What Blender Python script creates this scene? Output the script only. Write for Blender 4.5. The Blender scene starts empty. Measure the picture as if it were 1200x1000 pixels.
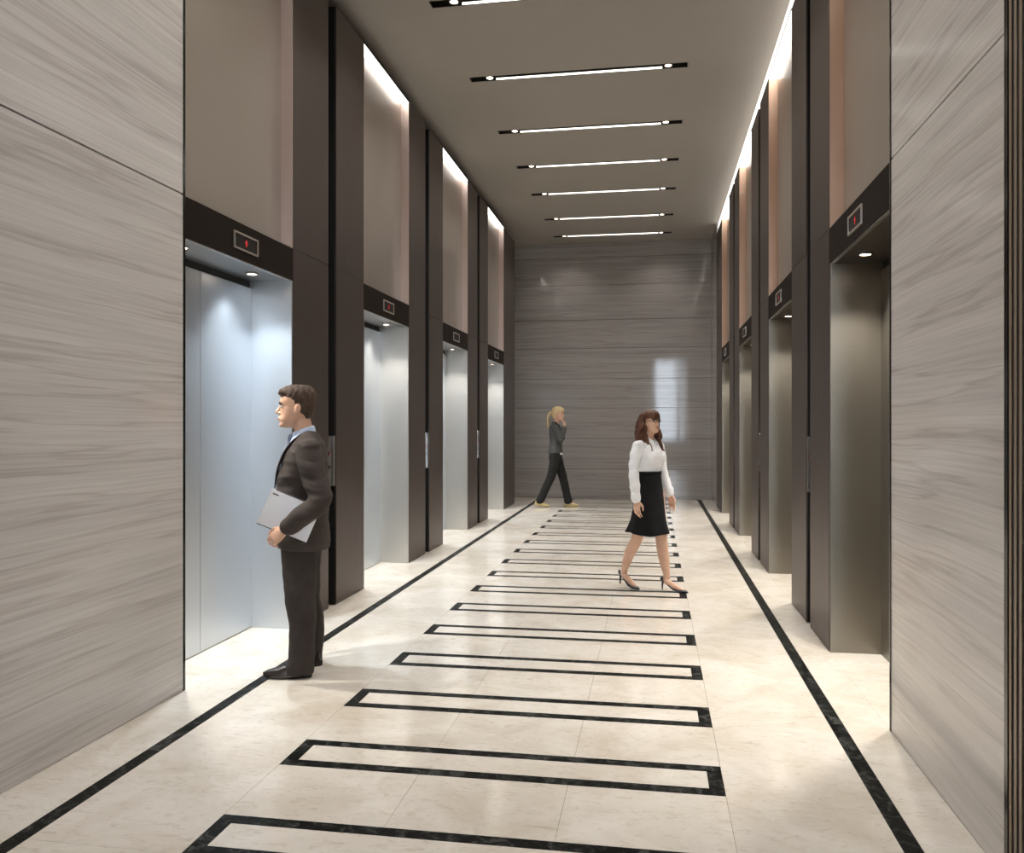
import bpy, bmesh, math, random
import numpy as np
from mathutils import Vector, Matrix, noise
random.seed(7)
PI = math.pi
S = bpy.context.scene
C = S.collection

# ------------------------------------------------------------------ camera, world, exposure
YAW = math.atan2(165.5, 981.0)
cam = bpy.data.cameras.new('camera'); camo = bpy.data.objects.new('camera', cam); C.objects.link(camo)
cam.sensor_fit = 'HORIZONTAL'; cam.sensor_width = 36.0; cam.lens = 981.0 / 1200 * 36
cam.shift_y = -2.0 / 1200
cam.clip_start = 0.05
camo.location = (0, 0, 1.5); camo.rotation_euler = (PI / 2, 0, YAW)
S.camera = camo
S.view_settings.view_transform = 'Standard'; S.view_settings.look = 'None'
S.view_settings.gamma = 1; S.view_settings.use_curve_mapping = False
S.view_settings.exposure = 0.55
w = bpy.data.worlds.new('daylight'); S.world = w; w.use_nodes = True
bg = w.node_tree.nodes['Background']; bg.inputs[0].default_value = (0.78, 0.88, 1.0, 1); bg.inputs[1].default_value = 9.0

# light levels of the lamps in the place
E_SPOT = 56.0        # ceiling slot lamps
E_LINE = 1.7         # ceiling slot diffuser
E_NICHE = 98.0       # lift niche downlights
E_COVE = 2.2         # cove strips above the lift bays

# ------------------------------------------------------------------ dimensions (metres)
XL, XR = -2.612, 1.147
ZC, ZP, ZT, ZS = 5.2, 5.0, 2.80, 2.56       # ceiling, wall top, transom top, soffit
YB, YF = 17.1, -5.0                          # back wall, wall behind the camera
BAYS = [(4.36, 5.80), (7.34, 8.77), (10.26, 11.69), (13.18, 14.61)]
YE = 15.78                                   # end of the last pier
ND, UD = 0.32, 0.09                          # niche depth, upper panel depth

# ------------------------------------------------------------------ materials
MATS = {}
def lin(c):
    return tuple(((v / 255) / 12.92 if v / 255 <= 0.04045 else ((v / 255 + 0.055) / 1.055) ** 2.4) for v in c)
def base_mat(name, col, rough=0.5, metal=0.0, spec=0.5, emit=None, es=0.0):
    m = bpy.data.materials.new(name); m.use_nodes = True
    b = m.node_tree.nodes['Principled BSDF']
    b.inputs['Base Color'].default_value = (*col, 1)
    b.inputs['Roughness'].default_value = rough
    b.inputs['Metallic'].default_value = metal
    b.inputs['Specular IOR Level'].default_value = spec
    if emit:
        b.inputs['Emission Color'].default_value = (*emit, 1); b.inputs['Emission Strength'].default_value = es
    MATS[name] = m
    return m, m.node_tree, b
def N(nt, t, **kw):
    n = nt.nodes.new(t)
    for k, v in kw.items():
        if k in n.inputs: n.inputs[k].default_value = v
        else: setattr(n, k, v)
    return n
def ramp(nt, stops):
    r = nt.nodes.new('ShaderNodeValToRGB'); e = r.color_ramp.elements
    while len(e) < len(stops): e.new(0.5)
    for i, (p, c) in enumerate(stops):
        e[i].position = p; e[i].color = (*c, 1)
    return r
def pos(nt, scale, rot=(0, 0, 0)):
    g = nt.nodes.new('ShaderNodeNewGeometry'); mp = nt.nodes.new('ShaderNodeMapping')
    mp.inputs['Scale'].default_value = scale; mp.inputs['Rotation'].default_value = rot
    nt.links.new(g.outputs['Position'], mp.inputs['Vector'])
    return mp
def mottled(name, c1, c2, scale, rough, metal=0.0, bump=0.0, bscale=None, spec=0.5, detail=6, stretch=(1, 1, 1), local=False):
    m, nt, b = base_mat(name, c1, rough, metal, spec)
    if local:
        tc = nt.nodes.new('ShaderNodeTexCoord'); mp = nt.nodes.new('ShaderNodeMapping'); mp.inputs['Scale'].default_value = stretch
        nt.links.new(tc.outputs['Object'], mp.inputs['Vector'])
    else: mp = pos(nt, stretch)
    n = N(nt, 'ShaderNodeTexNoise', Scale=scale, Detail=detail, Roughness=0.6)
    nt.links.new(mp.outputs[0], n.inputs['Vector'])
    r = ramp(nt, [(0.3, c1), (0.7, c2)]); nt.links.new(n.outputs['Fac'], r.inputs[0]); nt.links.new(r.outputs[0], b.inputs['Base Color'])
    if bump:
        n2 = N(nt, 'ShaderNodeTexNoise', Scale=bscale or scale * 3, Detail=4.0); nt.links.new(mp.outputs[0], n2.inputs['Vector'])
        bp = N(nt, 'ShaderNodeBump', Strength=bump, Distance=0.01); nt.links.new(n2.outputs['Fac'], bp.inputs['Height'])
        nt.links.new(bp.outputs[0], b.inputs['Normal'])
    return m
def stone(name, dark, mid, light, rough, tilt=0.0):
    m, nt, b = base_mat(name, mid, rough, 0, 0.5)
    warp = pos(nt, (0.5, 0.5, 1.2))
    wn = N(nt, 'ShaderNodeTexNoise', Scale=1.0, Detail=3.0); nt.links.new(warp.outputs[0], wn.inputs['Vector'])
    g = nt.nodes.new('ShaderNodeNewGeometry')
    sx = nt.nodes.new('ShaderNodeSeparateXYZ'); nt.links.new(g.outputs['Position'], sx.inputs[0])
    mul = N(nt, 'ShaderNodeMath', operation='MULTIPLY'); mul.inputs[1].default_value = 0.06; nt.links.new(wn.outputs['Fac'], mul.inputs[0])
    ad = N(nt, 'ShaderNodeMath', operation='ADD'); nt.links.new(sx.outputs['Z'], ad.inputs[0]); nt.links.new(mul.outputs[0], ad.inputs[1])
    ty = N(nt, 'ShaderNodeMath', operation='MULTIPLY'); ty.inputs[1].default_value = tilt; nt.links.new(sx.outputs['Y'], ty.inputs[0])
    ad2 = N(nt, 'ShaderNodeMath', operation='ADD'); nt.links.new(ad.outputs[0], ad2.inputs[0]); nt.links.new(ty.outputs[0], ad2.inputs[1])
    cb = nt.nodes.new('ShaderNodeCombineXYZ')
    nt.links.new(sx.outputs['X'], cb.inputs[0]); nt.links.new(sx.outputs['Y'], cb.inputs[1]); nt.links.new(ad2.outputs[0], cb.inputs[2])
    def layer(sc, scale, det):
        mp = nt.nodes.new('ShaderNodeMapping'); mp.inputs['Scale'].default_value = sc; nt.links.new(cb.outputs[0], mp.inputs['Vector'])
        n = N(nt, 'ShaderNodeTexNoise', Scale=scale, Detail=det, Roughness=0.65); nt.links.new(mp.outputs[0], n.inputs['Vector']); return n
    a = layer((0.16, 0.16, 9), 1.0, 8.0)
    f = layer((0.8, 0.8, 75), 1.0, 5.0)
    v = layer((0.18, 0.18, 5), 1.0, 4.0)
    r1 = ramp(nt, [(0.30, dark), (0.5, mid), (0.72, light)]); nt.links.new(a.outputs['Fac'], r1.inputs[0])
    r2 = ramp(nt, [(0.35, (0.86, 0.85, 0.85)), (0.6, (1, 1, 1))]); nt.links.new(f.outputs['Fac'], r2.inputs[0])
    r3 = ramp(nt, [(0.47, (1, 1, 1)), (0.5, (0.84, 0.82, 0.81)), (0.53, (1, 1, 1))]); nt.links.new(v.outputs['Fac'], r3.inputs[0])
    mx = N(nt, 'ShaderNodeMixRGB', blend_type='MULTIPLY'); mx.inputs[0].default_value = 1
    nt.links.new(r1.outputs[0], mx.inputs[1]); nt.links.new(r2.outputs[0], mx.inputs[2])
    mx2 = N(nt, 'ShaderNodeMixRGB', blend_type='MULTIPLY'); mx2.inputs[0].default_value = 1
    nt.links.new(mx.outputs[0], mx2.inputs[1]); nt.links.new(r3.outputs[0], mx2.inputs[2])
    nt.links.new(mx2.outputs[0], b.inputs['Base Color'])
    return m
def brushed(name, col, rough, aniso_scale=(140, 140, 1.2), metal=1.0, var=0.12):
    m, nt, b = base_mat(name, col, rough, metal)
    mp = pos(nt, aniso_scale)
    n = N(nt, 'ShaderNodeTexNoise', Scale=1.0, Detail=3.0); nt.links.new(mp.outputs[0], n.inputs['Vector'])
    mr = N(nt, 'ShaderNodeMapRange'); mr.inputs['To Min'].default_value = rough - var * 0.5; mr.inputs['To Max'].default_value = rough + var * 0.5
    nt.links.new(n.outputs['Fac'], mr.inputs['Value']); nt.links.new(mr.outputs[0], b.inputs['Roughness'])
    return m

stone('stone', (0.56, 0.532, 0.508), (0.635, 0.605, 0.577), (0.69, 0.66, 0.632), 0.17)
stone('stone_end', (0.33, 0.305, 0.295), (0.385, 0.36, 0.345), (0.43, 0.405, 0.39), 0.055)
# cream marble floor
m, nt, b = base_mat('marble', (0.75, 0.68, 0.58), 0.11)
mp = pos(nt, (1, 1, 1))
n1 = N(nt, 'ShaderNodeTexNoise', Scale=2.2, Detail=8.0, Roughness=0.65, Distortion=0.6); nt.links.new(mp.outputs[0], n1.inputs['Vector'])
mp2 = pos(nt, (10, 26, 1), (0, 0, 0.25))
n2 = N(nt, 'ShaderNodeTexNoise', Scale=1.4, Detail=6.0, Roughness=0.7, Distortion=1.2); nt.links.new(mp2.outputs[0], n2.inputs['Vector'])
r1 = ramp(nt, [(0.32, (0.66, 0.595, 0.505)), (0.5, (0.755, 0.705, 0.63)), (0.68, (0.83, 0.79, 0.73))]); nt.links.new(n1.outputs['Fac'], r1.inputs[0])
r2 = ramp(nt, [(0.30, (0.74, 0.70, 0.63)), (0.47, (1, 1, 1))]); nt.links.new(n2.outputs['Fac'], r2.inputs[0])
mx = N(nt, 'ShaderNodeMixRGB', blend_type='MULTIPLY'); mx.inputs[0].default_value = 0.8
nt.links.new(r1.outputs[0], mx.inputs[1]); nt.links.new(r2.outputs[0], mx.inputs[2]); nt.links.new(mx.outputs[0], b.inputs['Base Color'])
# black veined marble
m, nt, b = base_mat('black_marble', (0.008, 0.008, 0.008), 0.3, 0, 0.04)
mp = pos(nt, (1, 1, 1))
n1 = N(nt, 'ShaderNodeTexNoise', Scale=14.0, Detail=9.0, Roughness=0.7, Distortion=1.5); nt.links.new(mp.outputs[0], n1.inputs['Vector'])
r1 = ramp(nt, [(0.46, (0.006, 0.0065, 0.006)), (0.56, (0.03, 0.032, 0.03)), (0.60, (0.10, 0.10, 0.095)), (0.64, (0.02, 0.02, 0.02))]); nt.links.new(n1.outputs['Fac'], r1.inputs[0])
nt.links.new(r1.outputs[0], b.inputs['Base Color'])
base_mat('grout', (0.55, 0.49, 0.41), 0.8)
mottled('ceiling_paint', (0.375, 0.345, 0.305), (0.385, 0.355, 0.315), 3, 0.75)
brushed('bronze', (0.125, 0.100, 0.090), 0.42, (90, 90, 1.5), 0.75)
mottled('transom_metal', (0.016, 0.012, 0.0095), (0.019, 0.014, 0.011), 4, 0.55, 0.0, spec=0.08)
brushed('soffit_steel', (0.30, 0.31, 0.32), 0.4)
brushed('soffit_bronze', (0.10, 0.085, 0.07), 0.42)
mottled('champagne', (0.47, 0.42, 0.37), (0.50, 0.445, 0.395), 1.2, 0.34, 0.75, bump=0.03, bscale=180)
mottled('copper_reveal', (0.66, 0.45, 0.33), (0.69, 0.48, 0.36), 1.2, 0.34, 0.7)
mottled('champagne_reveal', (0.66, 0.54, 0.49), (0.69, 0.56, 0.51), 1.2, 0.3, 0.6)
brushed('steel_cool', (0.66, 0.69, 0.72), 0.38)
brushed('steel_jamb', (0.60, 0.585, 0.555), 0.38)
brushed('steel_warm', (0.29, 0.268, 0.232), 0.38)
base_mat('black', (0.004, 0.004, 0.004), 0.6)
base_mat('black_gloss', (0.006, 0.006, 0.006), 0.15)
base_mat('slot_dark', (0.018, 0.016, 0.014), 0.45)
base_mat('lens_glow', (1, 0.9, 0.8), 0.3, 0, 0.5, (1.0, 0.80, 0.62), 9.0)
base_mat('line_glow', (1, 1, 1), 0.3, 0, 0.5, (1.0, 0.93, 0.84), E_LINE)
base_mat('cove_glow', (1, 1, 1), 0.3, 0, 0.5, (1.0, 0.95, 0.90), E_COVE)
base_mat('cove_line', (1, 1, 1), 0.3, 0, 0.5, (1.0, 0.95, 0.90), 1.0)
base_mat('niche_glow', (1, 1, 1), 0.3, 0, 0.5, (1.0, 0.9, 0.75), 14.0)
base_mat('chrome', (0.62, 0.61, 0.60), 0.22, 1.0)
base_mat('indicator_frame', (0.62, 0.56, 0.50), 0.35, 0.8)
base_mat('red_glow', (0.5, 0.02, 0.02), 0.4, 0, 0.5, (1.0, 0.03, 0.02), 0.22)
brushed('slat_bronze', (0.30, 0.235, 0.175), 0.42, (60, 60, 1.5), 0.35)
base_mat('slat_gap_shade', (0.03, 0.022, 0.015), 0.5)  # shade between the slats, put into the backing's dark colour
base_mat('window_metal', (0.05, 0.05, 0.05), 0.4, 0.6)
m, nt, b = base_mat('glass', (1, 1, 1), 0.0); b.inputs['Transmission Weight'].default_value = 1.0; b.inputs['IOR'].default_value = 1.02
# clothing, skin
def cloth(name, c1, c2, rough=0.85, bump=0.25, bscale=350, stretch=(1, 1, 1)):
    return mottled(name, c1, c2, 14, rough, 0, bump, bscale, 0.25, local=True, stretch=stretch)
cloth('suit', (0.052, 0.042, 0.038), (0.068, 0.055, 0.050))
cloth('trouser_brown', (0.042, 0.034, 0.031), (0.054, 0.044, 0.040))
cloth('shirt_blue', (0.50, 0.60, 0.78), (0.56, 0.66, 0.84), 0.7, 0.1)
cloth('tie', (0.13, 0.15, 0.22), (0.20, 0.22, 0.30), 0.5, 0.2)
cloth('blouse', (0.88, 0.89, 0.92), (0.92, 0.93, 0.95), 0.7, 0.1)
cloth('black_cloth', (0.006, 0.006, 0.007), (0.010, 0.010, 0.011), 0.9, 0.2)
cloth('jacket_grey', (0.075, 0.075, 0.073), (0.10, 0.10, 0.097))
cloth('trouser_black', (0.016, 0.016, 0.016), (0.026, 0.026, 0.025))
mottled('skin', (0.62, 0.36, 0.24), (0.70, 0.43, 0.30), 25, 0.5, local=True)
mottled('skin_woman', (0.66, 0.40, 0.28), (0.74, 0.47, 0.34), 25, 0.5, local=True)
mottled('lip', (0.45, 0.17, 0.13), (0.50, 0.20, 0.16), 30, 0.45, local=True)
mottled('hair_brown', (0.030, 0.016, 0.009), (0.085, 0.048, 0.028), 60, 0.7, bump=0.6, bscale=90, local=True, stretch=(1, 1, 0.35))
mottled('hair_auburn', (0.050, 0.016, 0.008), (0.15, 0.055, 0.026), 50, 0.45, bump=0.5, bscale=90, local=True, stretch=(1, 1, 0.25))
mottled('hair_blonde', (0.48, 0.34, 0.16), (0.72, 0.56, 0.32), 50, 0.5, bump=0.5, bscale=90, local=True, stretch=(1, 1, 0.3))
mottled('leather_brown', (0.020, 0.014, 0.012), (0.032, 0.024, 0.021), 20, 0.25, local=True)
mottled('leather_grey', (0.030, 0.034, 0.042), (0.045, 0.05, 0.06), 20, 0.3, local=True)
mottled('leather_tan', (0.48, 0.37, 0.16), (0.58, 0.46, 0.22), 20, 0.5, local=True)
base_mat('eye_white', (0.75, 0.73, 0.70), 0.25)
base_mat('iris', (0.02, 0.014, 0.01), 0.2)
mottled('laptop_silver', (0.66, 0.62, 0.60), (0.70, 0.66, 0.64), 8, 0.35, 0.3, local=True)
base_mat('laptop_dark', (0.02, 0.02, 0.022), 0.4)

# ------------------------------------------------------------------ object helpers
def link(name, mesh, mat=None, parent=None, loc=(0, 0, 0), rot=(0, 0, 0)):
    o = bpy.data.objects.new(name, mesh); C.objects.link(o)
    if mat and not mesh.materials: mesh.materials.append(MATS[mat])
    if parent: o.parent = parent
    o.location = loc; o.rotation_euler = rot
    return o
def thing(name, label, cat, loc=(0, 0, 0), rotz=0, group=None, kind=None):
    o = bpy.data.objects.new(name, None); C.objects.link(o)
    o.location = loc; o.rotation_euler = (0, 0, rotz); tag(o, label, cat, group, kind); o.empty_display_size = 0.1
    return o
def tag(o, label=None, cat=None, group=None, kind=None):
    if label: o['label'] = label
    if cat: o['category'] = cat
    if group: o['group'] = group
    if kind: o['kind'] = kind
    return o
BOXC = {}
def box_mesh(dx, dy, dz, bev, mat):
    key = (round(dx, 4), round(dy, 4), round(dz, 4), bev, mat)
    if key in BOXC: return BOXC[key]
    bm = bmesh.new(); bmesh.ops.create_cube(bm, size=1.0)
    for v in bm.verts: v.co = Vector((v.co.x * dx, v.co.y * dy, v.co.z * dz))
    if bev: bmesh.ops.bevel(bm, geom=bm.edges[:], offset=bev, segments=1, affect='EDGES')
    me = bpy.data.meshes.new('box'); bm.to_mesh(me); bm.free()
    if mat: me.materials.append(MATS[mat])
    BOXC[key] = me
    return me
def box(name, x0, x1, y0, y1, z0, z1, mat, parent=None, bev=0.0):
    """box given by world limits; parent sits at parent.location without rotation"""
    x0, x1 = min(x0, x1), max(x0, x1)
    c = Vector(((x0 + x1) / 2, (y0 + y1) / 2, (z0 + z1) / 2))
    p = parent
    while p:
        c -= p.location; p = p.parent
    o = link(name, box_mesh(x1 - x0, y1 - y0, z1 - z0, bev, mat), None, parent, c)
    return o
def multi_box(name, boxes, mat, parent=None):
    V, F = [], []
    for (x0, x1, y0, y1, z0, z1) in boxes:
        k = len(V)
        V += [(x0, y0, z0), (x1, y0, z0), (x1, y1, z0), (x0, y1, z0), (x0, y0, z1), (x1, y0, z1), (x1, y1, z1), (x0, y1, z1)]
        F += [[k + i for i in f] for f in ((0, 3, 2, 1), (4, 5, 6, 7), (0, 1, 5, 4), (1, 2, 6, 5), (2, 3, 7, 6), (3, 0, 4, 7))]
    me = bpy.data.meshes.new(name); me.from_pydata(V, [], F); me.update()
    return link(name, me, mat, parent)
def disc_mesh(name, r, h, seg=24, bev=0.0):
    bm = bmesh.new(); bmesh.ops.create_cone(bm, cap_ends=True, segments=seg, radius1=r, radius2=r, depth=h)
    if bev: bmesh.ops.bevel(bm, geom=[e for e in bm.edges if e.calc_face_angle(0) > 1], offset=bev, segments=2, affect='EDGES')
    me = bpy.data.meshes.new(name); bm.to_mesh(me); bm.free(); return me
def ring_mesh(name, r0, r1, h, seg=28):
    V, F = [], []
    for i in range(seg):
        a = 2 * PI * i / seg; c, s = math.cos(a), math.sin(a)
        V += [(r0 * c, r0 * s, -h / 2), (r1 * c, r1 * s, -h / 2), (r1 * c, r1 * s, h / 2), (r0 * c, r0 * s, h / 2)]
    for i in range(seg):
        a, b2 = 4 * i, 4 * ((i + 1) % seg)
        for k in range(4): F.append([a + k, b2 + k, b2 + (k + 1) % 4, a + (k + 1) % 4])
    me = bpy.data.meshes.new(name); me.from_pydata(V, [], F); me.update(); return me
def spot(name, parent, loc, energy, col, angle, blend=0.6, radius=0.03, rot=(0, 0, 0)):
    l = bpy.data.lights.new(name, 'SPOT'); l.energy = energy; l.color = col; l.spot_size = math.radians(angle); l.spot_blend = blend; l.shadow_soft_size = radius
    return link(name, l, None, parent, loc, rot)

# ------------------------------------------------------------------ floor
floor = box('floor', -4.9, XR + 0.5, YF - 0.2, YB + 0.3, -0.15, -0.008, 'grout')
tag(floor, 'cream marble floor with black inlaid bands', 'floor', kind='structure')
T0, G = -0.012, 0.0006
def tile(x0, x1, y0, y1, mat='marble', name='tile'):
    return box(name, x0 + G, x1 - G, y0 + G, y1 - G, T0, 0.0, mat, floor, 0.0004)
PX0, PX1 = -1.63, 0.29          # inlaid frames
P0, PP, PD = 2.695, 0.779, 0.30
LS0, LS1 = -2.305, -2.235       # left border strip
RS0, RS1 = 0.868, 0.938         # right border strip
nfr = 19
cols = [PX0, -0.99, -0.35, PX1]
y = P0
for k in range(nfr):
    a = P0 + k * PP; e = a + PD; nx = P0 + (k + 1) * PP if k < nfr - 1 else YB
    tile(PX0, PX1, a, a + 0.066, 'black_marble', 'inlay_strip')
    tile(PX0, PX1, e - 0.063, e, 'black_marble', 'inlay_strip')
    tile(PX0, PX0 + 0.062, a + 0.066, e - 0.063, 'black_marble', 'inlay_strip')
    tile(PX1 - 0.062, PX1, a + 0.066, e - 0.063, 'black_marble', 'inlay_strip')
    tile(PX0 + 0.062, PX1 - 0.062, a + 0.066, e - 0.063)
    if nx - e > 0.02:
        for i in range(3): tile(cols[i], cols[i + 1], e, nx)
ys = [P0 + 2 * PP * k for k in range(10)] + [YB]
for k in range(10):
    y0, y1 = ys[k], ys[k + 1]
    if y1 - y0 < 0.02: continue
    tile(LS1, PX0, y0, y1); tile(PX1, RS0, y0, y1)
    tile(XL, LS0, y0, y1); tile(RS1, XR, y0, y1)
    tile(LS0, LS1, y0, y1, 'black_marble', 'border_strip'); tile(RS0, RS1, y0, y1, 'black_marble', 'border_strip')
for x0, x1, mt, nm in ((XL, LS0, 'marble', 'tile'), (LS0, LS1, 'black_marble', 'border_strip'), (LS1, PX0, 'marble', 'tile'), (PX0, PX1, 'marble', 'tile'),
                       (PX1, RS0, 'marble', 'tile'), (RS0, RS1, 'black_marble', 'border_strip'), (RS1, XR, 'marble', 'tile')):
    for q in range(5):
        q0 = YF + (P0 - YF) * q / 5; q1 = YF + (P0 - YF) * (q + 1) / 5
        tile(x0, x1, q0, q1, mt, nm)
for q in range(3): tile(-4.7 + q * 0.696, -4.7 + (q + 1) * 0.696, YE, YB)

# ------------------------------------------------------------------ ceiling with slots
FX0, FX1, FW = -1.935, 0.352, 0.125
FY = [2.4, 4.0, 5.6, 7.15, 8.78, 10.42, 11.88, 13.33, 14.98, 16.38]
bx = [(-4.9, FX0, YF - 0.2, YB + 0.3, ZC, ZC + 0.15), (FX1, XR + 0.5, YF - 0.2, YB + 0.3, ZC, ZC + 0.15)]
prev = YF - 0.2
for yy in FY:
    bx.append((FX0, FX1, prev, yy - FW / 2, ZC, ZC + 0.15)); prev = yy + FW / 2
bx.append((FX0, FX1, prev, YB + 0.3, ZC, ZC + 0.15))
ceil = multi_box('ceiling', bx, 'ceiling_paint'); tag(ceil, 'plain taupe painted ceiling with cut slots', 'ceiling', kind='structure')
ORD = ['first', 'second', 'third', 'fourth', 'fifth', 'sixth', 'seventh', 'eighth', 'ninth', 'tenth']
lens_me = disc_mesh('lens', 0.034, 0.006); ring_me = ring_mesh('spot_ring', 0.033, 0.046, 0.02)
for k, yy in enumerate(FY):
    n = ORD[len(FY) - 1 - k]
    t = thing('ceiling_light', 'black slot ceiling light with glowing line, %s out from the stone end wall' % n, 'ceiling light', ((FX0 + FX1) / 2, yy, ZC), 0, 'slot lights across the ceiling')
    y0, y1 = yy - FW / 2 + 0.001, yy + FW / 2 - 0.001; x0, x1 = FX0 + 0.001, FX1 - 0.001; zt = ZC + 0.09
    hs = multi_box('housing', [(x0, x1, y0, y1, zt, zt + 0.01), (x0, x0 + 0.006, y0, y1, ZC, zt), (x1 - 0.006, x1, y0, y1, ZC, zt), (x0, x1, y0, y0 + 0.006, ZC, zt), (x0, x1, y1 - 0.006, y1, ZC, zt)], 'slot_dark', t)
    hs.data.transform(Matrix.Translation(-t.location))
    sx = (FX0 + 0.215, FX1 - 0.20)
    box('diffuser', sx[0] + 0.06, sx[1] - 0.06, y1 - 0.014, y1 - 0.007, ZC + 0.003, ZC + 0.022, 'line_glow', t)
    for x in sx:
        r = link('spotlight', ring_me, 'chrome', t, (x - t.location.x, -0.008, 0.012))
        link('lens', lens_me, 'lens_glow', r, (0, 0, 0.0))
        spot('lamp', t, (x - t.location.x, -0.008, -0.01), E_SPOT * (0.35 if yy > 16 else 1.0), (1.0, 0.945, 0.88), 125, 0.8, 0.04)

# ------------------------------------------------------------------ walls
def build_side(s, XW, side):
    """s = -1 left wall, +1 right wall; XW is the face plane; depth goes to XW + s*d"""
    X = lambda d: XW + s * d
    back = multi_box('wall_' + side, [(min(X(0.36), X(0.5)), max(X(0.36), X(0.5)), YF - 0.2, YE if s < 0 else YB + 0.3, 0, ZC + 0.15)], 'black')
    tag(back, 'stone and bronze clad wall with %s lift doors' % ('bluish' if s < 0 else 'warm grey'), 'wall', kind='structure')
    # stone at the near end
    edges = [4.345, 3.0, 1.5, 0.0, -1.5, -3.0, YF] if s > 0 else [4.345, 1.45, -1.45, YF]
    rng = [(edges[i + 1], edges[i]) for i in range(len(edges) - 1)]
    if s > 0: rng = [r for r in rng if r[0] > 2.9 or r[1] < 1.6]
    for y0, y1 in rng:
        for z0, z1 in ((0.0, ZT), (ZT, ZC)):
            box('stone_slab', X(0), X(0.36), y0 + 0.002, y1 - 0.002, z0 + (0.0 if z0 == 0 else 0.004), z1 - 0.004, 'stone', back, 0.002)
    box('edge_trim', X(-0.004), X(0.36), 4.343, 4.36, 0, ZC if s > 0 else ZC, 'black_gloss', back)
    if s > 0:
        for z0, z1 in ((0.0, ZT), (ZT, ZC)):
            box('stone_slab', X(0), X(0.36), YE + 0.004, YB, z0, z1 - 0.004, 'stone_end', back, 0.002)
    # piers
    for i, (b0, b1) in enumerate(BAYS):
        p0 = b1; p1 = BAYS[i + 1][0] if i < 3 else YE
        groove = i < 3
        gm = (p0 + p1) / 2; gw = 0.086
        core = [(X(0.014), X(0.355), p0 + 0.006, gm - gw, 0, ZP), (X(0.014), X(0.355), gm + gw, p1 - 0.006, 0, ZP), (X(0.2), X(0.355), gm - gw, gm + gw, 0, ZP)] if groove else [(X(0.014), X(0.355), p0 + 0.006, p1 - 0.004, 0, ZP)]
        core = [(min(c[0], c[1]), max(c[0], c[1])) + c[2:] for c in core]
        multi_box('pier_core', core, 'black', back)
        spans = [(p0 + 0.009, gm - gw), (gm + gw, p1 - 0.009)] if groove else [(p0 + 0.009, p1)]
        for y0, y1 in spans:
            for z0, z1 in ((0.0, ZT - 0.003), (ZT + 0.003, ZP)):
                box('bronze_panel', X(0), X(0.014), y0, y1, z0, z1, 'bronze', back, 0.0015)
        if i == 3: box('bronze_panel', X(0.002), X(0.355), p1 - 0.004, p1, 0, ZP, 'bronze', back)
        if groove:
            word = ['first', 'second', 'third'][i]
            t = thing('call_panel', 'silver lift call plate in the groove between the %s and %s %s lift doorways' % (word, ['second', 'third', 'fourth'][i], 'bluish' if s < 0 else 'warm grey'), 'call panel', (X(0.03), gm, 1.0), 0, 'lift call plates in the pier grooves')
            box('plate', X(0.02), X(0.12), gm - 0.074, gm + 0.03, 0.99, 1.41, 'chrome', t, 0.002)
            box('plate', X(0.005), X(0.12), gm + 0.045, gm + 0.076, 0.99, 1.41, 'chrome', t, 0.002)
            for zz in (1.15, 1.26):
                bt = link('button', disc_mesh('button', 0.014, 0.008, 20, 0.002), 'black_gloss', t, (-s * 0.012, -0.02, zz - 1.0), (0, PI / 2, 0))
                if zz > 1.2: link('button_light', disc_mesh('button_light', 0.008, 0.004, 16), 'red_glow', bt, (0, 0, -s * 0.005))
    # lift bays
    for i, (b0, b1) in enumerate(BAYS):
        num = i + 1 + (4 if s > 0 else 0)
        word = ['first', 'second', 'third', 'fourth'][i]
        mid = (b0 + b1) / 2
        t = thing('door_%d' % num, '%s lift doorway out from the big stone slabs, %s steel doors under a dark transom' % (word, 'bluish' if s < 0 else 'warm grey'), 'door', (X(0), mid, 0), 0, kind='structure')
        st = 'steel_cool' if s < 0 else 'steel_warm'; sj = st if s > 0 or i == 0 else 'steel_jamb'  # left steel tints per bay: bluish and beige reflected light put into colour
        for y0, y1 in ((b0, mid - 0.002), (mid + 0.002, b1)):
            box('door_leaf', X(ND), X(ND + 0.03), y0, y1, 0.006, ZS - 0.05, st, t, 0.002)
        box('door_head', X(ND + 0.012), X(ND + 0.03), b0, b1, ZS - 0.049, ZS + 0.02, 'black', t)  # black colour stands in for the shadow in the slot above the leaves
        box('jamb', X(0.004), X(ND + 0.03), b1 - 0.012, b1 + 0.005, 0, ZS, sj, t, 0.001)
        box('jamb', X(0.004), X(ND + 0.03), b0 - 0.004 if i else b0 + 0.0005, b0 + 0.012, 0, ZS, st, t, 0.001)
        box('soffit', X(0.021), X(ND + 0.012), b0 + 0.001, b1 - 0.001, ZS, ZS + 0.02, 'soffit_steel' if s < 0 else 'soffit_bronze', t)
        box('transom', X(0.001), X(0.02), b0 + 0.007, b1 - 0.003, ZS, ZT - 0.004, 'transom_metal', t, 0.0015)
        box('transom_lip', X(-0.0005), X(0.0205), b0 + 0.007, b1 - 0.003, ZS - 0.006, ZS - 0.0002, 'chrome', t)
        box('threshold', X(0.0), X(ND + 0.03), b0 + 0.001, b1 - 0.001, T0, 0.0, 'marble', t, 0.0008)
        box('ledge', X(0.002), X(UD), b0 + 0.007, b1 - 0.003, ZT - 0.003, ZT + 0.003, 'champagne', t)
        box('upper_panel', X(UD), X(UD + 0.02), b0 + 0.006, b1 - 0.006, ZT + 0.003, ZP - 0.012, 'champagne', t)
        box('reveal_panel', X(0.003), X(UD), b1 - 0.008, b1 + 0.005, ZT + 0.003, ZP - 0.012, 'champagne_reveal' if s < 0 else 'copper_reveal', t)
        box('reveal_panel', X(0.003), X(UD), b0 + 0.0005, b0 + 0.008, ZT + 0.003, ZP - 0.012, 'champagne_reveal' if s < 0 else 'copper_reveal', t)
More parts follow.
